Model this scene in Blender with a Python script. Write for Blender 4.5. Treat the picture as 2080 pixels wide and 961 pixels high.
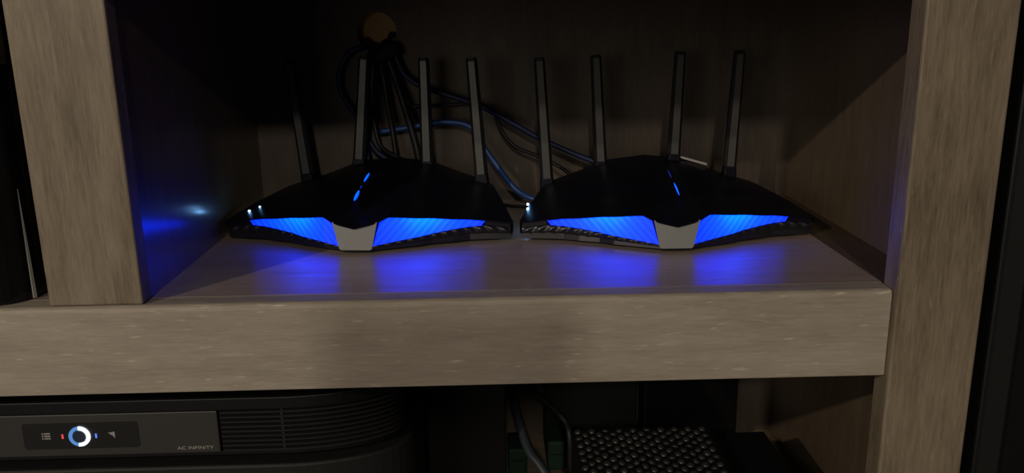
import bpy, bmesh, math, random
from mathutils import Vector, Matrix
from math import sin, cos, pi, radians

for o in list(bpy.data.objects):
    bpy.data.objects.remove(o)
S = bpy.context.scene
COL = S.collection

# ------------------------------------------------------------------ camera
FPX = 1718.36
cam = bpy.data.cameras.new('camera')
cam.sensor_fit = 'HORIZONTAL'
cam.sensor_width = 36.0
cam.lens = 36.0 * FPX / 2080.0
cam.clip_start = 0.01
camo = bpy.data.objects.new('camera', cam)
COL.objects.link(camo)
yaw, pitch, roll = 0.02328, 0.25196, -0.01454
f = Vector((sin(yaw) * cos(pitch), cos(yaw) * cos(pitch), -sin(pitch)))
r0 = Vector((cos(yaw), -sin(yaw), 0))
u0 = r0.cross(f)
rr = cos(roll) * r0 + sin(roll) * u0
uu = -sin(roll) * r0 + cos(roll) * u0
CAM = Vector((0.25997, -0.59843, 0.20168))
camo.matrix_world = Matrix(((rr.x, uu.x, -f.x, CAM.x), (rr.y, uu.y, -f.y, CAM.y),
                            (rr.z, uu.z, -f.z, CAM.z), (0, 0, 0, 1)))
S.camera = camo

# ------------------------------------------------------------------ world, lights, exposure
S.view_settings.view_transform = 'Standard'
S.view_settings.look = 'None'
S.view_settings.gamma = 1.0
S.view_settings.use_curve_mapping = False
S.view_settings.exposure = 0.0
w = bpy.data.worlds.new('world')
S.world = w
w.use_nodes = True
bg = w.node_tree.nodes['Background']
bg.inputs[0].default_value = (1.0, 0.86, 0.72, 1)
bg.inputs[1].default_value = 0.014


def lamp(name, loc, watts, radius, color):
    l = bpy.data.lights.new(name, 'POINT')
    l.energy = watts
    l.shadow_soft_size = radius
    l.color = color
    o = bpy.data.objects.new(name, l)
    o.location = loc
    COL.objects.link(o)
    return o


lamp('ceiling_lamp_light', (-1.75, -2.3, 1.40), 96.0, 0.03, (1.0, 0.85, 0.69))
lamp('room_lamp_light', (0.22, -3.6, 1.60), 104.0, 0.10, (1.0, 0.89, 0.75))
al = bpy.data.lights.new('fill_light', 'AREA')  # broad soft fill, added to lift the dark compartments; no window known there
al.shape = 'RECTANGLE'
al.size, al.size_y = 1.6, 1.4
al.energy = 18.0
al.color = (1.0, 0.90, 0.76)
alo = bpy.data.objects.new('fill_light', al)
alo.location = (-1.4, -3.3, 0.52)
alo.rotation_euler = (Vector((0.3, 0, 0)) - Vector(alo.location)).to_track_quat('-Z', 'Y').to_euler()
COL.objects.link(alo)

# ------------------------------------------------------------------ materials
MATS = {}


def nodes(name):
    m = bpy.data.materials.new(name)
    m.use_nodes = True
    MATS[name] = m
    nt = m.node_tree
    return m, nt, nt.nodes['Principled BSDF']


def plain(name, col, rough=0.5, metal=0.0, spec=0.5, coat=0.0, coat_rough=0.2, grain=0.0, scale=300.0):
    m, nt, b = nodes(name)
    b.inputs['Base Color'].default_value = (*col, 1)
    b.inputs['Roughness'].default_value = rough
    b.inputs['Metallic'].default_value = metal
    b.inputs['Specular IOR Level'].default_value = spec
    b.inputs['Coat Weight'].default_value = coat
    b.inputs['Coat Roughness'].default_value = coat_rough
    n = nt.nodes.new('ShaderNodeTexNoise')
    n.inputs['Scale'].default_value = scale
    n.inputs['Detail'].default_value = 3
    tc = nt.nodes.new('ShaderNodeTexCoord')
    nt.links.new(tc.outputs['Object'], n.inputs['Vector'])
    mr = nt.nodes.new('ShaderNodeMapRange')
    mr.inputs['To Min'].default_value = max(rough - 0.06, 0.02)
    mr.inputs['To Max'].default_value = min(rough + 0.06, 1)
    nt.links.new(n.outputs['Fac'], mr.inputs['Value'])
    nt.links.new(mr.outputs['Result'], b.inputs['Roughness'])
    if grain:
        bp = nt.nodes.new('ShaderNodeBump')
        bp.inputs['Strength'].default_value = grain
        bp.inputs['Distance'].default_value = 0.0005
        nt.links.new(n.outputs['Fac'], bp.inputs['Height'])
        nt.links.new(bp.outputs['Normal'], b.inputs['Normal'])
    return m


def wood(name, axis, dark, mid, light, rough=0.55, coat=0.0, coat_rough=0.25, fleck=0.5, blotch=0.5, coat_grain=0.0):
    """streaked, limed wood; grain along axis 0/1/2 (metres, object space)"""
    m, nt, b = nodes(name)
    L = nt.links.new
    tc = nt.nodes.new('ShaderNodeTexCoord')

    def noise(along, across, detail, rough_=0.6):
        mp = nt.nodes.new('ShaderNodeMapping')
        sc = [across] * 3
        sc[axis] = along
        mp.inputs['Scale'].default_value = sc
        L(tc.outputs['Object'], mp.inputs['Vector'])
        n = nt.nodes.new('ShaderNodeTexNoise')
        n.inputs['Scale'].default_value = 1.0
        n.inputs['Detail'].default_value = detail
        n.inputs['Roughness'].default_value = rough_
        L(mp.outputs['Vector'], n.inputs['Vector'])
        return n
    base = noise(9, 70, 5)
    fine = noise(40, 420, 4, 0.7)
    blot = noise(5, 14, 3)
    add = nt.nodes.new('ShaderNodeMath')
    add.operation = 'MULTIPLY_ADD'
    add.inputs[1].default_value = 0.55
    L(fine.outputs['Fac'], add.inputs[0])
    sub = nt.nodes.new('ShaderNodeMath')
    sub.operation = 'MULTIPLY'
    sub.inputs[1].default_value = 0.45
    L(base.outputs['Fac'], sub.inputs[0])
    L(sub.outputs[0], add.inputs[2])
    mixb = nt.nodes.new('ShaderNodeMath')
    mixb.operation = 'MULTIPLY_ADD'
    mixb.inputs[1].default_value = blotch
    L(blot.outputs['Fac'], mixb.inputs[0])
    L(add.outputs[0], mixb.inputs[2])
    cr = nt.nodes.new('ShaderNodeValToRGB')
    e = cr.color_ramp.elements
    c0 = 0.5 + 0.5 * blotch
    e[0].position = c0 - 0.20
    e[0].color = (*dark, 1)
    e[1].position = c0 + 0.20
    e[1].color = (*light, 1)
    k = cr.color_ramp.elements.new(c0)
    k.color = (*mid, 1)
    L(mixb.outputs[0], cr.inputs['Fac'])
    # pale limed flecks in the pores
    fl = noise(55, 330, 2, 0.5)
    mr = nt.nodes.new('ShaderNodeMapRange')
    mr.inputs['From Min'].default_value = 0.63
    mr.inputs['From Max'].default_value = 0.75
    mr.inputs['To Max'].default_value = fleck
    L(fl.outputs['Fac'], mr.inputs['Value'])
    mx = nt.nodes.new('ShaderNodeMix')
    mx.data_type = 'RGBA'
    L(mr.outputs['Result'], mx.inputs['Factor'])
    L(cr.outputs['Color'], mx.inputs['A'])
    mx.inputs['B'].default_value = (*[min(1, v * 1.45) for v in light], 1)
    L(mx.outputs['Result'], b.inputs['Base Color'])
    b.inputs['Roughness'].default_value = rough
    b.inputs['Coat Weight'].default_value = coat
    b.inputs['Coat Roughness'].default_value = coat_rough
    bp = nt.nodes.new('ShaderNodeBump')
    bp.inputs['Strength'].default_value = 0.25
    bp.inputs['Distance'].default_value = 0.0006
    L(fine.outputs['Fac'], bp.inputs['Height'])
    L(bp.outputs['Normal'], b.inputs['Normal'])
    if coat_grain:
        # fine grooves along the grain: the lacquer's highlights stretch across them
        gr = noise(6, 1500, 1, 0.3)
        cb = nt.nodes.new('ShaderNodeBump')
        cb.inputs['Strength'].default_value = coat_grain
        cb.inputs['Distance'].default_value = 0.00016
        L(gr.outputs['Fac'], cb.inputs['Height'])
        L(cb.outputs['Normal'], b.inputs['Coat Normal'])
    return m


def glow(name, col, strength):
    m, nt, b = nodes(name)
    b.inputs['Base Color'].default_value = (0.02, 0.02, 0.03, 1)
    b.inputs['Emission Color'].default_value = (*col, 1)
    b.inputs['Emission Strength'].default_value = strength
    return m


DK, MD, LT = (0.255, 0.218, 0.172), (0.338, 0.294, 0.238), (0.41, 0.365, 0.305)
wood_x = wood('limed_wood_horizontal', 0, DK, MD, LT, fleck=0.7)
DP, MP, LP = (0.110, 0.084, 0.055), (0.205, 0.162, 0.110), (0.275, 0.225, 0.162)
wood_z = wood('limed_wood_vertical', 2, DP, MP, LP, fleck=0.35)
wood_top = wood('lacquered_wood_shelf', 0, (0.29, 0.225, 0.185), (0.36, 0.285, 0.235), (0.42, 0.335, 0.28),
                rough=0.5, coat=1.0, coat_rough=0.25, fleck=0.12, coat_grain=1.0)
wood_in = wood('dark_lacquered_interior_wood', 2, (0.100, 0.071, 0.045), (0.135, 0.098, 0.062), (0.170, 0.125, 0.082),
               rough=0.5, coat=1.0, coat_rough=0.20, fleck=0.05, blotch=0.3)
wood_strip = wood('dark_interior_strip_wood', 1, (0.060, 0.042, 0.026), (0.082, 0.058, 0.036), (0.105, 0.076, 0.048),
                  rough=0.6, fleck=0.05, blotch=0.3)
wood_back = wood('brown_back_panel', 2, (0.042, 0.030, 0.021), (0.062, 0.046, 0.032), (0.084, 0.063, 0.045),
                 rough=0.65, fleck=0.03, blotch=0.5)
wood_floor = wood('taupe_bottom_board', 0, DP, MP, LP, rough=0.5)
m_wall = plain('ochre_wall_paint', (0.42, 0.27, 0.11), 0.8)
m_carpet = plain('dark_carpet', (0.05, 0.045, 0.04), 0.95, grain=0.5)
m_shell = plain('router_black_shell', (0.0035, 0.0035, 0.008), 0.42, spec=0.2, grain=0.08, scale=900)
m_chassis = plain('router_black_chassis', (0.004, 0.004, 0.008), 0.45, spec=0.25)
m_lip = plain('router_ribbed_lip', (0.010, 0.010, 0.013), 0.30, spec=0.65)
m_silver = plain('grey_nose_plastic', (0.23, 0.235, 0.225), 0.5, grain=0.05)
m_ant = plain('antenna_black_plastic', (0.066, 0.064, 0.060), 0.38, spec=0.4)
m_ant_dark = plain('antenna_side_plastic', (0.012, 0.012, 0.013), 0.45, spec=0.3)
m_rubber = plain('black_rubber', (0.01, 0.01, 0.01), 0.8, spec=0.2)
m_blue = plain('blue_cable_jacket', (0.014, 0.055, 0.20), 0.42)
m_navy = plain('navy_cable_jacket', (0.007, 0.013, 0.046), 0.5, spec=0.3)
m_black = plain('black_cable_jacket', (0.008, 0.008, 0.009), 0.5, spec=0.3)
m_gloss = plain('black_gloss_lacquer', (0.006, 0.006, 0.007), 0.12, spec=0.4)
m_chrome = plain('trim_glint_metal', (0.62, 0.61, 0.58), 0.4, metal=0.35)
m_char = plain('charcoal_satin_plastic', (0.013, 0.013, 0.013), 0.5, spec=0.4)
m_panel = plain('fan_panel_grey', (0.032, 0.0315, 0.0305), 0.5, grain=0.05)
m_fin = plain('fan_fin_black', (0.018, 0.018, 0.018), 0.33)
m_disp = plain('fan_display_black', (0.020, 0.020, 0.021), 0.25, spec=0.4)
m_red = plain('dark_red_board', (0.022, 0.007, 0.006), 0.6, spec=0.2)
m_dial = plain('dial_navy', (0.022, 0.034, 0.065), 0.4)
m_icon = plain('icon_grey_print', (0.30, 0.30, 0.29), 0.6)
m_word = plain('lettering_grey_print', (0.38, 0.36, 0.33), 0.6)
m_fanbody = plain('fan_body_black', (0.006, 0.006, 0.007), 0.5, spec=0.25)
m_stud = plain('studded_black_plastic', (0.024, 0.024, 0.023), 0.33, spec=0.5)
m_hole = plain('mesh_bed_black', (0.004, 0.004, 0.004), 0.7, spec=0.2)
m_green = plain('dark_green_plastic', (0.009, 0.027, 0.016), 0.6, spec=0.3)
m_deepgreen = plain('deep_green_black_plastic', (0.005, 0.009, 0.005), 0.6, spec=0.2)
m_teal = plain('slate_cable_jacket', (0.024, 0.031, 0.037), 0.45)
m_tag = plain('pale_grey_strip', (0.34, 0.33, 0.31), 0.5)
m_glass = plain('phone_glass', (0.01, 0.01, 0.012), 0.1)

g_led = glow('indicator_white_led', (0.20, 0.50, 1.0), 60.0)
g_bar = glow('light_bar_blue', (0.0, 0.07, 1.0), 2.2)
g_bar_dim = glow('light_bar_dim_blue', (0.02, 0.05, 1.0), 0.35)
g_white = glow('ring_white_light', (0.85, 0.95, 1.0), 2.2)
g_ringblue = glow('ring_blue_light', (0.10, 0.32, 0.75), 0.75)
g_red = glow('red_digit_light', (1.0, 0.09, 0.08), 0.75)
g_blue = glow('blue_digit_light', (0.10, 0.25, 1.0), 0.95)


def strip_glow():
    """backlit diffuser: brightest over its LEDs, streaked by the moulded ribs"""
    m, nt, b = nodes('light_strip_blue')
    L = nt.links.new
    b.inputs['Base Color'].default_value = (0.02, 0.03, 0.08, 1)
    b.inputs['Roughness'].default_value = 0.6
    b.inputs['Specular IOR Level'].default_value = 0.2
    at = nt.nodes.new('ShaderNodeAttribute')
    at.attribute_name = 'led_level'
    at2 = nt.nodes.new('ShaderNodeAttribute')
    at2.attribute_name = 'rib_level'
    cr = nt.nodes.new('ShaderNodeValToRGB')
    e = cr.color_ramp.elements
    e[0].position = 0.0
    e[0].color = (0.0, 0.0018, 0.24, 1)
    e[1].position = 1.0
    e[1].color = (0.0, 0.046, 1.0, 1)
    k = e.new(0.5)
    k.color = (0.0, 0.0125, 0.62, 1)
    mul = nt.nodes.new('ShaderNodeMath')
    mul.operation = 'MULTIPLY_ADD'
    mul.inputs[1].default_value = 0.22
    L(at2.outputs['Fac'], mul.inputs[0])
    L(at.outputs['Fac'], mul.inputs[2])
    L(mul.outputs[0], cr.inputs['Fac'])
    L(cr.outputs['Color'], b.inputs['Emission Color'])
    b.inputs['Emission Strength'].default_value = 9.0
    return m


g_strip = strip_glow()

# ------------------------------------------------------------------ helpers


def link(name, me, mat, parent=None, smooth=False):
    o = bpy.data.objects.new(name, me)
    COL.objects.link(o)
    if mat is not None and not me.materials:
        me.materials.append(mat)
    if parent is not None:
        o.parent = parent
    if smooth:
        for p in me.polygons:
            p.use_smooth = True
    return o


def obj(name, bm, mat, parent=None, smooth=False, bevel=0.0, seg=2, recalc=True):
    if recalc:
        bmesh.ops.recalc_face_normals(bm, faces=bm.faces)
    me = bpy.data.meshes.new(name)
    bm.to_mesh(me)
    bm.free()
    o = link(name, me, mat, parent, smooth)
    if bevel:
        md = o.modifiers.new('bevel', 'BEVEL')
        md.width = bevel
        md.segments = seg
        md.limit_method = 'ANGLE'
        md.angle_limit = radians(40)
    return o


def thing(name, label, cat, loc=(0, 0, 0), rz=0.0, group=None):
    o = bpy.data.objects.new(name, None)
    o.empty_display_size = 0.02
    COL.objects.link(o)
    o.location = loc
    o.rotation_euler = (0, 0, rz)
    tag(o, label, cat, group)
    return o


def tag(o, label, cat, group=None):
    o['label'] = label
    o['category'] = cat
    if group:
        o['group'] = group
    return o


def add_box(bm, x0, x1, y0, y1, z0, z1):
    vs = [bm.verts.new((x, y, z)) for z in (z0, z1) for y in (y0, y1) for x in (x0, x1)]
    for q in ((0, 2, 3, 1), (4, 5, 7, 6), (0, 1, 5, 4), (2, 6, 7, 3), (0, 4, 6, 2), (1, 3, 7, 5)):
        bm.faces.new([vs[i] for i in q])
    return bm


def box(x0, x1, y0, y1, z0, z1):
    return add_box(bmesh.new(), x0, x1, y0, y1, z0, z1)


def prism(poly, z0, z1, bm=None):
    """vertical prism over a plan polygon (ccw)"""
    bm = bm or bmesh.new()
    a = [bm.verts.new((x, y, z0)) for x, y in poly]
    b = [bm.verts.new((x, y, z1)) for x, y in poly]
    bm.faces.new(a[::-1])
    bm.faces.new(b)
    n = len(poly)
    for i in range(n):
        bm.faces.new((a[i], a[(i + 1) % n], b[(i + 1) % n], b[i]))
    return bm


def rings(bm, loops, cap=True):
    vs = [[bm.verts.new(p) for p in lp] for lp in loops]
    n = len(loops[0])
    for A, B in zip(vs, vs[1:]):
        for i in range(n):
            bm.faces.new((A[i], A[(i + 1) % n], B[(i + 1) % n], B[i]))
    if cap:
        bm.faces.new(vs[0][::-1])
        bm.faces.new(vs[-1])
    return bm


def spline(pts, per=8):
    pts = [Vector(p) for p in pts]
    P = [2 * pts[0] - pts[1]] + pts + [2 * pts[-1] - pts[-2]]
    out = []
    for i in range(1, len(P) - 2):
        a, b, c, d = P[i - 1:i + 3]
        for k in range(per):
            t = k / per
            out.append(0.5 * ((2 * b) + (c - a) * t + (2 * a - 5 * b + 4 * c - d) * t * t + (3 * b - a - 3 * c + d) * t ** 3))
    out.append(pts[-1])
    return out


def tube(pts, rad, sides=12, bm=None):
    bm = bm or bmesh.new()
    loops = []
    up = Vector((0, -1, 0.2)).normalized()
    for i, p in enumerate(pts):
        t = (pts[min(i + 1, len(pts) - 1)] - pts[max(i - 1, 0)]).normalized()
        n = (up - up.dot(t) * t)
        if n.length < 1e-4:
            n = Vector((1, 0, 0)) - t.x * t
        n.normalize()
        up = n
        bn = t.cross(n)
        loops.append([p + rad * (cos(2 * pi * k / sides) * n + sin(2 * pi * k / sides) * bn) for k in range(sides)])
    return rings(bm, loops)


def lerp_tab(x, xs, ys):
    if x <= xs[0]:
        return ys[0]
    for i in range(1, len(xs)):
        if x <= xs[i]:
            t = (x - xs[i - 1]) / (xs[i] - xs[i - 1])
            return ys[i - 1] + t * (ys[i] - ys[i - 1])
    return ys[-1]


# ------------------------------------------------------------------ setting: room
FLOOR = -0.42
fl = obj('floor', box(-1.6, 1.6, -1.6, 0.46, FLOOR - 0.05, FLOOR), m_carpet)
fl['kind'] = 'structure'
wb = obj('wall_back', box(-1.6, 1.6, 0.374, 0.46, FLOOR, 1.6), m_wall)
wb['kind'] = 'structure'

# ------------------------------------------------------------------ cabinet
XA, XB, XC, XD = -0.0686, 0.0, 0.5605, 0.6264
YB = 0.356
ZR = 0.2196            # underside of the upper rail
ZF = -0.30             # floor board of the lower compartment
cab = thing('media_cabinet', 'large taupe limed-wood media cabinet with open compartments holding the electronics', 'cabinet', (0, 0, FLOOR))


def part(name, bm, mat, bevel=0.0012, **k):
    bmesh.ops.translate(bm, verts=bm.verts, vec=(0, 0, -FLOOR))
    return obj(name, bm, mat, cab, bevel=bevel, **k)


part('post', box(XA, XB, 0.003, 0.0205, 0.0005, ZR + 0.30), wood_z, 0.0015)
part('post', box(XC, XD, -0.0057, 0.0178, FLOOR + 0.001, ZR + 0.30), wood_z, 0.0018)
part('post', box(-0.52, -0.46, 0.003, 0.0205, FLOOR + 0.001, ZR + 0.30), wood_z, 0.0015)
# front rail of the shelf, rounded upper arris
T = -0.0693
prof = [(0.0, T), (0.0, -0.0045)] + [(0.0045 - 0.0045 * cos(a), -0.0045 + 0.0045 * sin(a)) for a in [radians(d) for d in (20, 40, 60, 80, 90)]] + [(0.0205, 0.0), (0.0205, T)]
bm = bmesh.new()
rings(bm, [[(x, y, z) for y, z in prof] for x in (-0.4595, XC - 0.0004)])
part('shelf_rail', bm, wood_x, 0.0008)
part('shelf_board', box(-0.45, XC, 0.0205, YB, -0.022, 0.0), wood_top, 0)
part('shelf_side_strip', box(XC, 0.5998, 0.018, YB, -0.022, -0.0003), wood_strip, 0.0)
part('upper_rail', box(-0.4595, XC - 0.0004, 0.0, 0.0205, ZR, ZR + 0.07), wood_x, 0.0012)
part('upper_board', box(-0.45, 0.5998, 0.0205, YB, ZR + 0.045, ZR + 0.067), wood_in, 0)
part('top_board', box(-0.55, 0.63, -0.004, 0.366, ZR + 0.30, ZR + 0.325), wood_x, 0.002)
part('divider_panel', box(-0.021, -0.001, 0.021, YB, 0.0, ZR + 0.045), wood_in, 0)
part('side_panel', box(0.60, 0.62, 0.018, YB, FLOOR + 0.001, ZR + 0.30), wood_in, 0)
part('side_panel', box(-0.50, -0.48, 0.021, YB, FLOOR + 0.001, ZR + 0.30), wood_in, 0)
part('bottom_board', box(-0.479, 0.5995, 0.0, YB, ZF - 0.02, ZF), wood_floor, 0)
part('bottom_rail', box(-0.4595, XC - 0.0004, 0.0, 0.0205, FLOOR + 0.001, ZF - 0.0005), wood_x)

# back panel with a round cable hole
HC, HR = (0.1375, 0.1895), 0.0215
bm = bmesh.new()
ox = [(-0.50, FLOOR + 0.002), (0.62, FLOOR + 0.002), (0.62, ZR + 0.30), (-0.50, ZR + 0.30)]
N = 40
front, back = [], []
for y, store in ((YB, front), (YB + 0.006, back)):
    outer = [bm.verts.new((x, y, z)) for x, z in ox]
    inner = [bm.verts.new((HC[0] + HR * cos(2 * pi * k / N), y, HC[1] + HR * sin(2 * pi * k / N))) for k in range(N)]
    eds = [bm.edges.new((outer[i], outer[(i + 1) % 4])) for i in range(4)] + [bm.edges.new((inner[i], inner[(i + 1) % N])) for i in range(N)]
    bmesh.ops.triangle_fill(bm, use_beauty=True, use_dissolve=False, edges=eds)
    store.append(outer)
    store.append(inner)
for A, B in zip(front, back):
    n = len(A)
    for i in range(n):
        bm.faces.new((A[i], A[(i + 1) % n], B[(i + 1) % n], B[i]))
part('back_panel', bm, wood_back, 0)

# ------------------------------------------------------------------ routers
FU = [0, .0135, .053, .065, .083, .0975, .1375]
FV = [-.0480, -.0470, -.0290, -.0210, -.0144, -.0070, 0.0]
ZHU = [0, .021, .029, .0315, .055, .085, .111, .1375]
ZH = [.0238, .0286, .0326, .0326, .0293, .0250, .0217, .0180]
ZLU = [.0155, .040, .060, .083, .108, .113, .1375]
ZL = [.0066, .0095, .0115, .0146, .0158, .0160, .0125]
VR = 0.137


def fv(u):
    return lerp_tab(abs(u), FU, FV)


def zh(u):
    return lerp_tab(abs(u), ZHU, ZH)


def zl(u):
    return lerp_tab(abs(u), ZLU, ZL)


def hw(v):
    return lerp_tab(v, [-.05, 0, .115, .137], [.1375, .1375, .1075, .094])


GT0, GV0 = [0, .366, .475, .585, .75, 1], [0, .20, .40, .56, .77, 1]
GT1, GV1 = [0, .3, .7, 1], [0, .45, .85, 1]


def shell_point(s, t):
    """s in -1..1 across, t in 0..1 from the hood edge to the rear"""
    a = abs(s)
    u_f = s * 0.1375
    v_f = fv(u_f) - 0.003
    v = v_f + t * (VR - v_f)
    u = s * hw(v)
    zf = zh(u_f)
    zr = lerp_tab(a, [0, .43, .70, 1], [.0575, .0528, .0430, .0330])
    g0 = lerp_tab(t, GT0, GV0)
    g1 = lerp_tab(t, GT1, GV1)
    k = a ** 3
    g = g0 * (1 - k) + g1 * k
    return Vector((u, v, zf + (zr - zf) * g))


def shell_at(u, v):
    s = u / hw(v)
    vf = fv(s * 0.1375) - 0.003
    return shell_point(s, (v - vf) / (VR - vf))


def router(label, loc, rz, ants, slit_u, led_uv, slit_parts):
    loc = (loc[0], loc[1], 0.0004)
    R = thing('wifi_router', label, 'router', loc, rz, 'two black routers on the shelf')
    # top shell
    cols = sorted(set([-1 + 2 * i / 56 for i in range(57)] + [q / .1375 * sg for q in (.021, .030, .111) for sg in (-1, 1)]))
    nt_ = 18
    bm = bmesh.new()
    g = [[bm.verts.new(shell_point(s, j / nt_)) for j in range(nt_ + 1)] for s in cols]
    for i in range(len(cols) - 1):
        for j in range(nt_):
            bm.faces.new((g[i][j], g[i + 1][j], g[i + 1][j + 1], g[i][j + 1]))
    # hood lip: edge folds down and back
    lip1 = [bm.verts.new(g[i][0].co + Vector((0, 0.0004, -0.0011))) for i in range(len(cols))]
    lip2 = [bm.verts.new(Vector((s * .1365, fv(s * .1375) + 0.006, zh(s * .1375) - 0.0011))) for s in cols]
    for i in range(len(cols) - 1):
        bm.faces.new((g[i][0], lip1[i], lip1[i + 1], g[i + 1][0]))
        bm.faces.new((lip1[i], lip2[i], lip2[i + 1], lip1[i + 1]))
    # short vertical skirt on sides and rear
    rim = [g[0][j] for j in range(nt_ + 1)] + [g[i][nt_] for i in range(1, len(cols))] + [g[-1][j] for j in range(nt_ - 1, -1, -1)]
    low = [bm.verts.new((v.co.x * .995, v.co.y, v.co.z - 0.004)) for v in rim]
    for i in range(len(rim) - 1):
        bm.faces.new((rim[i], rim[i + 1], low[i + 1], low[i]))
    sh = obj('top_shell', bm, m_shell, R, smooth=True)
    sh.data.set_sharp_from_angle(angle=radians(24))
    # chassis under it
    us = [-.1345 + .269 * i / 40 for i in range(41)]
    top, bot = [], []
    for u in us:
        top.append(Vector((u, fv(u) + 0.0045, zh(u) - 0.0016)))
        bot.append(Vector((u * .985, fv(u) + 0.0050, 0.0035)))
    for v in [.01 + .0128 * i for i in range(10)]:
        u = hw(v) - .003
        top.append(Vector((u, v, shell_at(u, v).z - .003)))
        bot.append(Vector((u * .97, v, 0.0035)))
    for s in [.9 - .15 * i for i in range(13)]:
        u = s * .090
        top.append(Vector((u, VR - .002, shell_at(u, VR - .002).z - .003)))
        bot.append(Vector((u, VR - .008, 0.0035)))
    for v in [.01 + .0128 * i for i in range(9, -1, -1)]:
        u = -(hw(v) - .003)
        top.append(Vector((u, v, shell_at(u, v).z - .003)))
        bot.append(Vector((u * .97, v, 0.0035)))
    bm = bmesh.new()
    A = [bm.verts.new(p) for p in bot]
    B = [bm.verts.new(p) for p in top]
    n = len(A)
    for i in range(n):
        bm.faces.new((A[i], A[(i + 1) % n], B[(i + 1) % n], B[i]))
    bm.faces.new(A[::-1])
    obj('chassis', bm, m_chassis, R)
    # end blocks closing the strip at both tips
    for sg in (-1, 1):
        bm = bmesh.new()
        L = [.1125, .120, .128, .1352, .1370]
        loops = []
        for u in L:
            e = 0.0012 if u < .136 else 0.004
            loops.append([(sg * u, fv(u) - .0015 + e, zl(u) - .006), (sg * u, fv(u) - .0015 + e, zh(u) - .0012),
                          (sg * u, fv(u) + .012, zh(u) - .0012), (sg * u, fv(u) + .012, zl(u) - .006)])
        rings(bm, loops)
        obj('tip_block', bm, m_chassis, R)
    # light strips
    for sg in (-1, 1):
        bm = bmesh.new()
        nc, nr = 70, 8
        lv, rb = [], []
        grid = []
        for i in range(nc + 1):
            q = i / nc
            col = []
            for j in range(nr + 1):
                h = j / nr
                ui = .0155 + (.0215 - .0155) * h          # inner edge leans outward going up
                uo = .1085 + (.1135 - .1085) * h
                u = ui + (uo - ui) * q
                z0, z1 = zl(u), zh(u) - 0.0004
                if z1 < z0:
                    z1 = z0
                z = z0 + (z1 - z0) * h
                ph = (u - 1.0 * (z - z0)) / 0.0078
                rib = abs((ph % 1.0) - 0.5) * 2
                off = 0.0009 * (1 - h) + 0.0007 * (rib - 0.5)
                col.append(bm.verts.new((sg * u, fv(u) - 0.0004 + 0.0022 * h - off, z)))
                hot = math.exp(-((u - .058) / .026) ** 2) * (0.50 + 0.62 * h) + 0.18 * math.exp(-((u - .09) / .02) ** 2)
                if sg < 0:
                    hot *= 0.92
                lv.append(max(0.0, min(1.0, 0.10 + 0.72 * hot)))
                rb.append(rib - 0.5)
            grid.append(col)
        for i in range(nc):
            for j in range(nr):
                bm.faces.new((grid[i][j], grid[i + 1][j], grid[i + 1][j + 1], grid[i][j + 1]))
        o = obj('light_strip', bm, g_strip, R, smooth=True)
        o['label'] = 'glowing blue ribbed light strip'
        for nm, arr in (('led_level', lv), ('rib_level', rb)):
            at = o.data.attributes.new(nm, 'FLOAT', 'POINT')
            at.data.foreach_set('value', arr)
        # lower edge: plain base band with a rope-like twisted rib above it
        bm = bmesh.new()
        nc, nr = 240, 12
        grid = []
        for i in range(nc + 1):
            u = .0138 + (.1352 - .0138) * i / nc
            col = []
            for j in range(nr + 1):
                h = j / nr
                z0, z1 = 0.0024, zl(u) + 0.0004
                z = z0 + (z1 - z0) * h
                rope = max(0.0, (h - .42) / .58)
                ph = 2 * pi * (u + 0.9 * (z - z0)) / 0.0104
                bulge = 0.0010 + (0.0022 * math.sqrt(max(0, 1 - (2 * rope - 1) ** 2)) if rope > 0 else 0)
                ridge = 0.0009 * sin(ph) * (sin(pi * rope) if rope > 0 else 0)
                col.append(bm.verts.new((sg * u, fv(u) + 0.0014 - bulge - ridge, z)))
            grid.append(col)
        for i in range(nc):
            for j in range(nr):
                bm.faces.new((grid[i][j], grid[i + 1][j], grid[i + 1][j + 1], grid[i][j + 1]))
        # back side so the lip has thickness
        bk = [bm.verts.new((v[0].co.x, v[0].co.y + .005, v[0].co.z)) for v in grid]
        bt = [bm.verts.new((v[-1].co.x, v[-1].co.y + .004, v[-1].co.z)) for v in grid]
        for i in range(nc):
            bm.faces.new((bk[i], grid[i][0], grid[i + 1][0], bk[i + 1]))
            bm.faces.new((grid[i][-1], bt[i], bt[i + 1], grid[i + 1][-1]))
        obj('ribbed_lip', bm, m_lip, R, smooth=True).data.set_sharp_from_angle(angle=radians(50))
    # grey nose plate
    pf = [(-.0206, .0286), (0, .0238), (.0206, .0286), (.0150, .0042), (.0130, .0030), (-.0130, .0030), (-.0150, .0042)]
    bm = bmesh.new()

    def nose_y(u, z):
        return -.0493 + 1.8 * u * u + 0.05 * (z - .003)
    rings(bm, [[(u, nose_y(u, z), z) for u, z in pf], [(u * .93, nose_y(u, z) + .008, z) for u, z in pf]])
    o = obj('nose_plate', bm, m_silver, R, bevel=0.0005)
    o['label'] = 'grey plastic nose plate'
    # base bumper under the nose
    bm = bmesh.new()
    pl = [(u, fv(u) + .0006) for u in (-.014, -.0068, 0, .0068, .014)] + [(.014, -.030), (-.014, -.030)]
    prism(pl, .0012, .0034, bm)
    obj('base_bumper', bm, m_rubber, R)
    # slit with light bars in the top shell
    bm = bmesh.new()
    gv = [.004 + .1 * i / 24 for i in range(25)]
    L1 = [shell_at(slit_u - .0012, v) + Vector((0, 0, .00025)) for v in gv]
    L2 = [shell_at(slit_u + .0012, v) + Vector((0, 0, .00025)) for v in gv]
    a = [bm.verts.new(p) for p in L1]
    b = [bm.verts.new(p) for p in L2]
    c_ = [bm.verts.new(p - Vector((0, 0, .001))) for p in L2]
    d = [bm.verts.new(p - Vector((0, 0, .001))) for p in L1]
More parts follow.
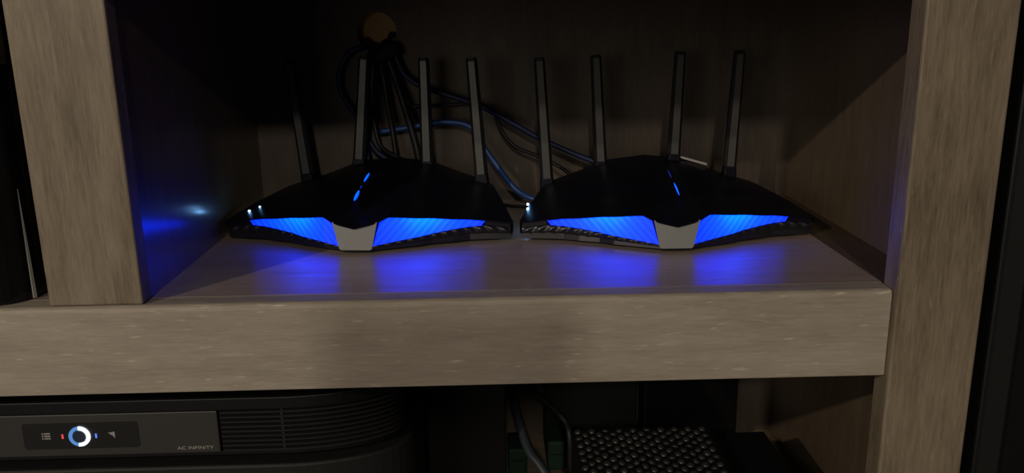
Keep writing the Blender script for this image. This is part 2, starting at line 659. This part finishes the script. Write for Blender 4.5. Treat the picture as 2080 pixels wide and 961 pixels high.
    for i in range(24):
        bm.faces.new((a[i], b[i], b[i + 1], a[i + 1]))
        bm.faces.new((b[i], c_[i], c_[i + 1], b[i + 1]))
        bm.faces.new((d[i], a[i], a[i + 1], d[i + 1]))
    obj('slit_trim', bm, m_chassis, R)
    for v0, v1, wd, mt in slit_parts:
        bm = bmesh.new()
        K = 8
        ring_t, ring_b = [], []
        side1, side2 = [], []
        for i in range(K + 1):
            q = i / K
            v = v0 + (v1 - v0) * q
            hwid = wd * (0.25 + 0.75 * sin(pi * min(1, max(0, q))) ** 0.6)
            side1.append(shell_at(slit_u - hwid, v) + Vector((0, 0, .0007)))
            side2.append(shell_at(slit_u + hwid, v) + Vector((0, 0, .0007)))
        lp = side1 + side2[::-1]
        rings(bm, [[p - Vector((0, 0, .001)) for p in lp], lp])
        obj('light_bar', bm, mt, R)
    # indicator lights along the left edge
    proto = None
    for (u, v, k) in led_uv:
        p = shell_at(u, v)
        if proto is None:
            bm = bmesh.new()
            bmesh.ops.create_icosphere(bm, subdivisions=2, radius=0.00115)
            proto = obj('indicator_light', bm, g_led, R, smooth=True)
            o = proto
        else:
            o = proto.copy()
            COL.objects.link(o)
        o.location = p + Vector((0, 0, 0.0001))
        o.scale = (k, k * 1.2, k)
    # rubber feet
    for (u, v) in ((-.118, .014), (.118, .014), (-.085, .118), (.085, .118), (0, -.032)):
        bm = bmesh.new()
        bmesh.ops.create_cone(bm, cap_ends=True, segments=20, radius1=.006, radius2=.0055, depth=.0036)
        bmesh.ops.translate(bm, verts=bm.verts, vec=(u, v, .0018))
        obj('foot', bm, m_rubber, R)
    # antennas
    for base, tip in ants:
        b0, t0 = Vector(base), Vector(tip)
        ax = (t0 - b0).normalized()
        lx = Vector((1, 0, 0))
        lx = (lx - lx.dot(ax) * ax).normalized()
        ly = ax.cross(lx) * -1          # towards the viewer
        if ly.y > 0:
            ly = -ly
        # hinge
        bm = bmesh.new()
        p0 = b0 - ax * 0.010
        oct_ = [(-.0062, -.005), (.0062, -.005), (.0075, -.002), (.0075, .004), (-.0075, .004), (-.0075, -.002)]
        rings(bm, [[p0 + lx * a * 1.05 - ly * c for a, c in oct_], [b0 + ax * .004 + lx * a * .9 - ly * c for a, c in oct_]])
        hinge_b = bm
        # blade: dark body with a paler front face between chamfers
        loops_b, loops_f = [], []
        ln = (t0 - b0).length
        for q, wd, th in ((0, .0066, .0040), (.03, .0068, .0042), (.97, .0056, .0036), (1, .0046, .0028)):
            cpt = b0 + ax * (ln * q)
            sec = [(-wd * .58, -th), (wd * .58, -th), (wd, -th * .35), (wd, th), (-wd, th), (-wd, -th * .35)]
            loops_b.append([cpt + lx * a - ly * c for a, c in sec])
            loops_f.append([cpt + lx * a - ly * c for a, c in ((-wd * .56, -th - .0004), (wd * .56, -th - .0004), (wd * .56, -th * .9), (-wd * .56, -th * .9))])
        bm = bmesh.new()
        rings(bm, loops_b)
        an = obj('antenna', bm, m_ant_dark, R)
        obj('hinge', hinge_b, m_shell, an, bevel=.0008)
        bm = bmesh.new()
        rings(bm, loops_f[1:3])
        obj('face_plate', bm, m_ant, an)
    return R


AL = [((-0.0915, 0.115, 0.0400), (-0.1036, 0.119, 0.1616)), ((-0.0381, 0.13, 0.053), (-0.0271, 0.134, 0.1652)),
      ((0.0363, 0.13, 0.0502), (0.0358, 0.134, 0.163)), ((0.0964, 0.115, 0.0389), (0.0881, 0.119, 0.1631))]
AR = [((-0.1061, 0.115, 0.0336), (-0.1136, 0.119, 0.1627)), ((-0.0478, 0.13, 0.0486), (-0.0539, 0.134, 0.1637)),
      ((0.0302, 0.13, 0.0553), (0.0345, 0.134, 0.1659)), ((0.0866, 0.115, 0.0437), (0.0926, 0.119, 0.1666))]
router('black four-antenna router on the left of the shelf, lit blue, beside the blue-glinting cabinet divider',
       (.1420, .1815, 0), radians(-5.6), AL, -.0168,
       [(-.1215, .020, 1.0), (-.1145, .030, .75)],
       [(.019, .040, .0015, g_bar), (.045, .052, .0006, g_bar_dim), (.062, .085, .0012, g_bar)])
RR = router('black four-antenna router on the right of the shelf, with a pale strip along its back',
            (.4225, .1655, 0), radians(-1.0), AR, .0160,
            [(-.1290, .030, 1.1), (-.1285, .042, 1.1)],
            [(.026, .052, .0008, g_bar), (.066, .086, .0004, g_bar_dim)])
bm = bmesh.new()
pts = [Vector((.0345, .131, .0563)), Vector((.0655, .129, .0475))]
sec = [(-.0028, -.0010), (.0028, -.0010), (.0028, .0012), (-.0028, .0012)]
rings(bm, [[p + Vector((0, a, c)) for a, c in sec] for p in pts])
o = obj('rear_label_strip', bm, m_tag, RR)
o['label'] = 'pale grey strip at the rear edge'

# ------------------------------------------------------------------ cables behind the routers


def cable(name, label, pts, rad, mat, per=8):
    o = obj(name, tube(spline(pts, per), rad), mat, smooth=True)
    tag(o, label, 'cable')
    return o


HX, HZ = HC
cable('ethernet_cable', 'long blue network cable sloping from the wall hole down behind the right router',
      [(.1520, .3685, .1870), (.1525, .348, .1790), (0.1580, .3460, .1640), (0.1650, 0.3455, 0.1470), (0.1735, 0.344, 0.1385), (0.1872, 0.342, 0.1305), (0.2167, 0.338, 0.1208), (0.2541, 0.334, 0.1072), (0.2834, 0.331, 0.0909), (0.3156, 0.328, 0.0728), (0.3505, 0.324, 0.057), (0.3743, 0.318, 0.0477), (0.3899, 0.312, 0.0375)], .0031, m_navy)
cable('ethernet_cable', 'blue network cable arching between the left antennas and dropping into the gap between the routers',
      [(0.1357, 0.346, 0.0818), (0.169, 0.343, 0.0865), (0.1911, 0.341, 0.0902), (0.2103, 0.339, 0.0923), (0.2319, 0.338, 0.0893), (0.2442, 0.337, 0.08), (0.2531, 0.335, 0.0626), (0.2663, 0.33, 0.0439), (0.2769, 0.322, 0.0296), (0.29, 0.312, 0.0175), (0.3054, 0.302, 0.0113), (0.3235, 0.300, 0.0081)], .0032, m_blue)
cable('power_cable', 'thin black cable running level behind the left antennas then sagging down to the right',
      [(0.164, 0.347, 0.1046), (0.178, 0.345, 0.1095), (0.208, 0.343, 0.1103), (0.2406, 0.342, 0.1114), (0.2611, 0.341, 0.1053), (0.2674, 0.34, 0.0928), (0.2752, 0.338, 0.0766), (0.2886, 0.335, 0.063), (0.3102, 0.33, 0.0546), (0.3314, 0.322, 0.0451), (0.347, 0.315, 0.0351)], .0020, m_black)
cable('power_cable', 'black cable looping out furthest left below the wall hole',
      [(HX - .013, .3685, HZ - .008), (0.1235, 0.350, 0.1745), (0.1085, 0.347, 0.169), (0.0972, 0.3475, 0.1515), (0.095, 0.3475, 0.1331), (0.1004, 0.3475, 0.117), (0.1112, 0.3475, 0.1007), (0.1211, 0.3475, 0.079), (0.1312, 0.344, 0.0612), (0.1479, 0.340, 0.0489)], .0032, m_navy)
cable('power_cable', 'black cable hanging straight down just inside the leftmost cable loop',
      [(HX - .005, .3685, HZ - .013), (0.1320, 0.348, 0.1690), (0.1239, 0.344, 0.1563), (0.1194, 0.342, 0.1193), (0.1196, 0.338, 0.0864), (0.1249, 0.328, 0.0512)], .0030, m_navy)
cable('power_cable', 'black cable hanging from the middle of the cable bundle under the wall hole',
      [(HX + .001, .3685, HZ - .014), (0.1390, 0.343, 0.1680), (0.1435, 0.345, 0.1453), (0.1475, 0.342, 0.1108), (0.1519, 0.338, 0.0815), (0.156, 0.328, 0.0479)], .0030, m_black)
cable('power_cable', 'thick black cable hanging on the right side of the bundle under the wall hole',
      [(HX + .0085, .3685, HZ - .011), (0.1460, 0.348, 0.1735), (0.1545, 0.345, 0.1477), (0.164, 0.338, 0.1185), (0.1712, 0.336, 0.0919), (0.1777, 0.332, 0.0655), (0.181, 0.326, 0.0479)], .0042, m_black)
cable('power_cable', 'black cable curving down and right behind the left router out of the bundle',
      [(0.1290, 0.338, 0.1500), (0.1272, 0.340, 0.1242), (0.1324, 0.336, 0.0922), (0.139, 0.330, 0.0683), (0.1592, 0.320, 0.0560), (0.1745, 0.324, 0.0500)], .0026, m_black)
cable('power_cable', 'short black cable lying on the shelf in the gap between the routers',
      [(0.2500, 0.335, 0.0022), (0.2656, 0.3254, 0.0022), (0.279, 0.3113, 0.0022), (0.2932, 0.3054, 0.0022), (0.3077, 0.3012, 0.0022)], .0018, m_black)
# strap around the bundle just below the hole
bm = bmesh.new()
cc = Vector((.1465, .3435, .1665))
ax = Vector((.75, 0, .42)).normalized()
sx = Vector((-ax.z, 0, ax.x))
lp = []
for q in (-.0165, -.014, .014, .0165):
    k = .0085 if abs(q) < .015 else .0065
    lp.append([cc + ax * q + sx * k * cos(2 * pi * i / 16) + Vector((0, .0075 * k / .0085, 0)) * sin(2 * pi * i / 16) for i in range(16)])
rings(bm, lp)
tag(obj('cable_strap', bm, m_rubber, smooth=True), 'dark strap gathering the cables just under the wall hole', 'strap')

# ------------------------------------------------------------------ black speaker left of the divider
sp = thing('bookshelf_speaker', 'glossy black box with a bright upright trim line, left of the divider post', 'speaker', (-0.16, 0.05, 0))


def sp_poly(x0, x1, y0, y1, r):
    return [(x0, y0)] + [(x1 - r + r * sin(a), y0 + r - r * cos(a)) for a in [radians(9 * k) for k in range(11)]] + [(x1, y1), (x0, y1)]


bm = prism([(x + .16, y - .05) for x, y in sp_poly(-.235, -.088, .006, .20, .030)], .0005, .1755)
obj('body', bm, m_gloss, sp)
a = radians(68)
cx, cy = -.118 + .030 * sin(a) + .16, .036 - .030 * cos(a) - .05
tl = [(-.0016, -.0010), (.0002, -.0018), (.0014, .0008), (-.0006, .0014)]
bm = rings(bmesh.new(), [[(cx + k * px, cy + k * py, z) for px, py in tl] for k, z in ((1, .0008), (.8, .03), (.15, .085))])  # pale tapering shape imitates the reflection on the trim fading upward
o = obj('trim_glint_strip', bm, m_chrome, sp)
o['label'] = 'upright trim shaped like its upward-fading glint'
bm = box(-.070, .034, -.0464, -.0440, .006, .168)
obj('front_grille', bm, m_char, sp, bevel=.001)

bx = thing('storage_box', 'dark reddish box behind the glossy black box, left of the divider post', 'box', (-.32, .28, 0))
obj('body', box(-.13, .13, -.06, .06, .0005, .205), m_red, bx, bevel=.002)
obj('lid', box(-.132, .132, -.062, .062, .2055, .2175), m_red, bx, bevel=.001)

# ------------------------------------------------------------------ tall dark cabinet right of the right post
tc = thing('tall_cabinet', 'tall black cabinet standing just right of the right wooden post', 'cabinet', (.75, .03, FLOOR))
H0, H1 = 0.001, 0.80
obj('carcass', box(-.093, .16, .022, .30, H0, H1), m_gloss, tc)
obj('door_frame', box(-.0925, -.069, .0, .0215, H0, H1), m_char, tc, bevel=.002)
obj('door_panel', box(-.0685, .158, .008, .0215, H0, H1), m_fanbody, tc, bevel=.001)

# ------------------------------------------------------------------ lower compartment: component + fan unit
YF = 0.0195


def curve_front(off=0.0, x0=-.30, n=14):
    """plan of the front: straight, then rounding back at the right end"""
    pts = [(x0, YF + off)]
    for k in range(n + 1):
        a = k / n
        x = .085 + (.1835 - .085) * sin(a * pi / 2)
        y = YF + .045 * (1 - cos(a * pi / 2))
        nx, ny = sin(a * 1.1), -cos(a * 1.1)
        pts.append((x - nx * off, y - ny * off))
    return pts


def plan(off=0.0, yb=.28, x0=-.30):
    p = curve_front(off, x0)
    return p + [(p[-1][0], yb), (x0, yb)]


av = thing('av_component', 'low black component with a rounded corner underneath the fan unit', 'electronics', (-.06, .15, ZF + .0004))


def shifted(p, t):
    return [(x - t[0], y - t[1]) for x, y in p]


bm = prism(shifted(plan(-.0065), (-.06, .15)), .004, .1605)
obj('body', bm, m_char, av, bevel=.0022, seg=3)
for fx in (-.2, .19):
    for fy in (-.1, .1):
        bm = bmesh.new()
        bmesh.ops.create_cone(bm, cap_ends=True, segments=16, radius1=.009, radius2=.009, depth=.004)
        bmesh.ops.translate(bm, verts=bm.verts, vec=(fx, fy, .002))
        obj('foot', bm, m_rubber, av)

ZT0 = -.1388     # top of the component: the fan unit's feet stand here
fan = thing('cabinet_fan_unit', 'black cooling fan unit with a white ring dial and finned grille, on the lower component', 'fan', (-.06, .15, ZT0 - .0007))
FZ = -(ZT0 - .0007)


def fpart(name, bm, mat, **k):
    bmesh.ops.translate(bm, verts=bm.verts, vec=(.06, -.15, FZ))
    return obj(name, bm, mat, fan, **k)


fpart('base_plate', prism(plan(.0025), -.1345, -.1308), m_fanbody, bevel=.0006)
fpart('top_plate', prism(plan(.0), -.0945, -.0840), m_fanbody, bevel=.001)
fpart('core', prism(plan(.013), -.1308, -.0945), m_hole)
for fx in (-.25, .13):
    for fy in (.06, .25):
        bm = bmesh.new()
        bmesh.ops.create_cone(bm, cap_ends=True, segments=16, radius1=.008, radius2=.008, depth=.0048)
        bmesh.ops.translate(bm, verts=bm.verts, vec=(fx, fy, -.1369))
        fpart('foot', bm, m_rubber)
fpart('front_panel', box(-.30, .0392, YF, YF + .0128, -.1306, -.0947), m_panel, bevel=.0008)
# recessed-look glossy display window
dp = []
x0, x1, z0, z1, r = -.1140, -.0236, -.1240, -.1016, .0025
for cxx, czz, a0 in ((x1 - r, z1 - r, 0), (x0 + r, z1 - r, 90), (x0 + r, z0 + r, 180), (x1 - r, z0 + r, 270)):
    for k in range(5):
        a = radians(a0 + 22.5 * k)
        dp.append((cxx + r * cos(a), czz + r * sin(a)))
bm = rings(bmesh.new(), [[(x, YF - .0004, z) for x, z in dp], [(x, YF + .002, z) for x, z in dp]])
fpart('display_window', bm, m_disp)
YD = YF - .0005


def arc_ring(cx, cz, ri, ro, a0, a1, y0, y1, n=24):
    bm = bmesh.new()
    L = []
    for k in range(n + 1):
        a = radians(a0 + (a1 - a0) * k / n)
        L.append([(cx + ri * cos(a), y0, cz + ri * sin(a)), (cx + ro * cos(a), y0, cz + ro * sin(a)),
                  (cx + ro * cos(a), y1, cz + ro * sin(a)), (cx + ri * cos(a), y1, cz + ri * sin(a))])
    return rings(bm, L)


RX, RZ = -.0697, -.1131
fpart('dial_ring', arc_ring(RX, RZ, .0056, .0084, -100, 92, YD - .0012, YD), g_white)['label'] = 'white lit half of the dial ring'
fpart('dial_ring', arc_ring(RX, RZ, .0056, .0083, 92, 260, YD - .0012, YD), g_ringblue)['label'] = 'blue lit half of the dial ring'
bm = bmesh.new()
bmesh.ops.create_cone(bm, cap_ends=True, segments=32, radius1=.0054, radius2=.0050, depth=.0016, matrix=Matrix.Translation((RX, YD - .0008, RZ)) @ Matrix.Rotation(pi / 2, 4, 'X'))
fpart('dial_button', bm, m_dial)
# list icon: three bars of lines
bm = bmesh.new()
for k in range(3):
    zc = -.1146 + .0021 * k
    add_box(bm, -.0992, -.0980, YD - .0002, YD, zc - .0006, zc + .0006)
    add_box(bm, -.0974, -.0925, YD - .0002, YD, zc - .0006, zc + .0006)
fpart('list_icon', bm, m_icon)
# arrow icon
bm = bmesh.new()
tri = [(-.0474, -.1108), (-.0420, -.1098), (-.0422, -.1156), (-.0440, -.1133)]
rings(bm, [[(x, YD - .0002, z) for x, z in tri], [(x, YD, z) for x, z in tri]])
fpart('arrow_icon', bm, m_icon)
bm = box(-.0838, -.0824, YD - .0004, YD, -.1150, -.1112)
fpart('status_light', bm, g_red)['label'] = 'small red light'
bm = box(-.0576, -.0562, YD - .0004, YD, -.1150, -.1112)
fpart('status_light', bm, g_blue)['label'] = 'small blue light'
# lettering
cu = bpy.data.curves.new('lettering', 'FONT')
cu.body = 'AC INFINITY'
cu.size = .0048
cu.extrude = .00015
cu.align_x = 'CENTER'
to = bpy.data.objects.new('lettering', cu)
COL.objects.link(to)
bpy.context.view_layer.update()
dg = bpy.context.evaluated_depsgraph_get()
me = bpy.data.meshes.new_from_object(to.evaluated_get(dg))
bpy.data.objects.remove(to)
bpy.data.curves.remove(cu)
wx = max(v.co.x for v in me.vertices) - min(v.co.x for v in me.vertices)
hz = max(v.co.y for v in me.vertices)
me.transform(Matrix.Translation((.0197 + .06, YF - .0002 - .15, -.1272 + FZ)) @ Matrix.Rotation(pi / 2, 4, 'X') @ Matrix.Diagonal((.0288 / wx, .0027 / hz, 1, 1)))
me.materials.clear()
me.materials.append(m_word)
link('lettering', me, None, fan)
# grille: upright mullions and curved fins
fin_me = None
pc = curve_front(0.0, .0412)
pin = curve_front(.0115, .0412)
for k in range(9):
    zc = -.1292 + .00408 * k
    if fin_me is None:
        bm = bmesh.new()
        loops = []
        for (x, y), (xi, yi) in zip(pc, pin):
            loops.append([(x + .06, y + .0002 - .15, -.0009), (x + .06, y + .0002 - .15, .0006), (xi + .06, yi - .15, .0012), (xi + .06, yi - .15, -.0003)])
        rings(bm, loops)
        o = obj('fin', bm, m_fin, fan)
        fin_me = o
    else:
        o = fin_me.copy()
        COL.objects.link(o)
    o.location.z = zc + FZ
fpart('mullion', box(.0884, .0905, YF + .0022, YF + .0125, -.1306, -.0947), m_fin)
fpart('mullion', box(.0402, .0412, YF + .003, YF + .0125, -.1306, -.0947), m_fanbody)

# ------------------------------------------------------------------ studded mesh device and its neighbours
md = thing('studded_device', 'black device with a studded mesh top in the lower compartment, right of the green blocks', 'electronics', (.4055, .09, ZF))
ZM = -.200
hgt = ZM - ZF
obj('body', box(-.0695, .0695, -.075, .0855, .001, hgt - .0012), m_fanbody, md, bevel=.002)
obj('mesh_bed', box(-.0672, .0672, -.072, .084, hgt - .0011, hgt - .0002), m_hole, md)
pr = None
random.seed(4)
pitch_x, pitch_y = .01385, .0140
for j in range(22):
    y = .0805 - j * pitch_y / 2
    if y < -.069:
        break
    for i in range(10):
        x = -.0645 + i * pitch_x + (pitch_x / 2 if j % 2 else 0)
        if x > .0665:
            continue
        if pr is None:
            bm = bmesh.new()
            lp = []
            for a in (0, 28, 52, 74):
                q = radians(a)
                lp.append([(.0041 * cos(q) * cos(2 * pi * k / 12), .0041 * cos(q) * sin(2 * pi * k / 12), .0032 * sin(q)) for k in range(12)])
            rings(bm, lp)
            o = obj('stud', bm, m_stud, md, smooth=True)
            pr = o
        else:
            o = pr.copy()
            COL.objects.link(o)
        o.location = (x, y, hgt - .0004)
        o.rotation_euler = (random.uniform(-.4, .4), random.uniform(-.4, .4), random.uniform(0, 3))

fb = thing('flat_box', 'flat black box beside the right wall of the lower compartment', 'box', (.51, .09, ZF))
obj('body', box(-.0295, .0265, -.075, .1035, .001, .079), m_char, fb, bevel=.002)
obj('lid', box(-.030, .027, -.0755, .104, .0795, .0835), m_fanbody, fb, bevel=.001)


def block(x0, x1, y0, y1, z1, label, name='power_adapter'):
    t = thing(name, label, 'adapter', ((x0 + x1) / 2, (y0 + y1) / 2, ZF))
    hx, hy = (x1 - x0) / 2, (y1 - y0) / 2
    obj('body', box(-hx, hx, -hy, hy, .0005, z1 - ZF), m_green, t, bevel=.003, seg=3)
    obj('label_plate', box(-hx * .6, hx * .6, -hy - .0003, -hy + .001, .02, z1 - ZF - .015), m_fanbody, t)
    return t


block(.3170, .3371, .270, .310, -.2633, 'dark green block standing beside the studded device')
block(.2720, .2935, .262, .300, -.2670, 'dark green block half hidden by the slate cable, left of its twin')
t = thing('upright_box', 'unseen black box added to darken the gap right of the fan unit', 'box', (.228, .25, ZF))  # unseen box, put in to keep the shaded gap beside the fan black
obj('body', box(-.036, .041, -.09, .09, .001, .205), m_hole, t, bevel=.002)
obj('lid', box(-.037, .042, -.091, .091, .2055, .212), m_hole, t, bevel=.001)
t = thing('upright_box', 'dark upright box at the back of the lower compartment, behind the studded device', 'box', (.372, .333, ZF))
obj('body', box(-.055, .055, -.014, .020, .001, .185), m_fanbody, t, bevel=.002)
obj('front_plate', box(-.052, .052, -.0148, -.0142, .006, .180), m_deepgreen, t)
t = thing('upright_box', 'black upright box at the back, behind the flat black box', 'box', (.518, .333, ZF))
obj('body', box(-.084, .027, -.02, .020, .001, .200), m_fanbody, t, bevel=.002)
obj('front_plate', box(-.082, .025, -.0208, -.0202, .006, .195), m_gloss, t)
cable('power_cable', 'black cable slanting down to the corner of the studded device', [(0.2882, 0.25, -0.1735), (0.303, 0.23, -0.1848), (0.3198, 0.21, -0.1927), (0.3314, 0.195, -0.2012), (0.3340, 0.1835, -0.2112), (.3345, .1805, -.240), (.3330, .1800, -.2955)], .0034, m_black)
cable('power_cable', 'slate grey cable slanting down in front of the green blocks', [(0.2742, 0.22, -0.1682), (0.281, 0.2, -0.1923), (0.2911, 0.165, -0.2146), (0.3016, 0.150, -0.224), (0.3128, 0.135, -0.2402), (.318, .120, -.270), (.319, .100, -.2945)], .0048, m_teal)

# ------------------------------------------------------------------ the photographer's phone behind the lens: its shadow lies on the shelf rail
ph = thing('phone', 'black smartphone held behind the camera viewpoint', 'phone')
ph.matrix_world = Matrix(((rr.x, -f.x, uu.x, 0), (rr.y, -f.y, uu.y, 0), (rr.z, -f.z, uu.z, 0), (0, 0, 0, 1)))
ph.matrix_world = Matrix.Translation(CAM - f * 0.020) @ Matrix(((rr.x, f.x, uu.x, 0), (rr.y, f.y, uu.y, 0), (rr.z, f.z, uu.z, 0), (0, 0, 0, 1)))
obj('body', box(-.115, .045, -.008, 0, -.018, .060), m_char, ph, bevel=.003, seg=3)
obj('screen', box(-.113, .043, -.0086, -.0081, -.016, .058), m_glass, ph)
bm = bmesh.new()
bmesh.ops.create_cone(bm, cap_ends=True, segments=24, radius1=.008, radius2=.0075, depth=.002, matrix=Matrix.Translation((0, .001, 0)) @ Matrix.Rotation(-pi / 2, 4, 'X'))
obj('lens_ring', bm, m_gloss, ph)
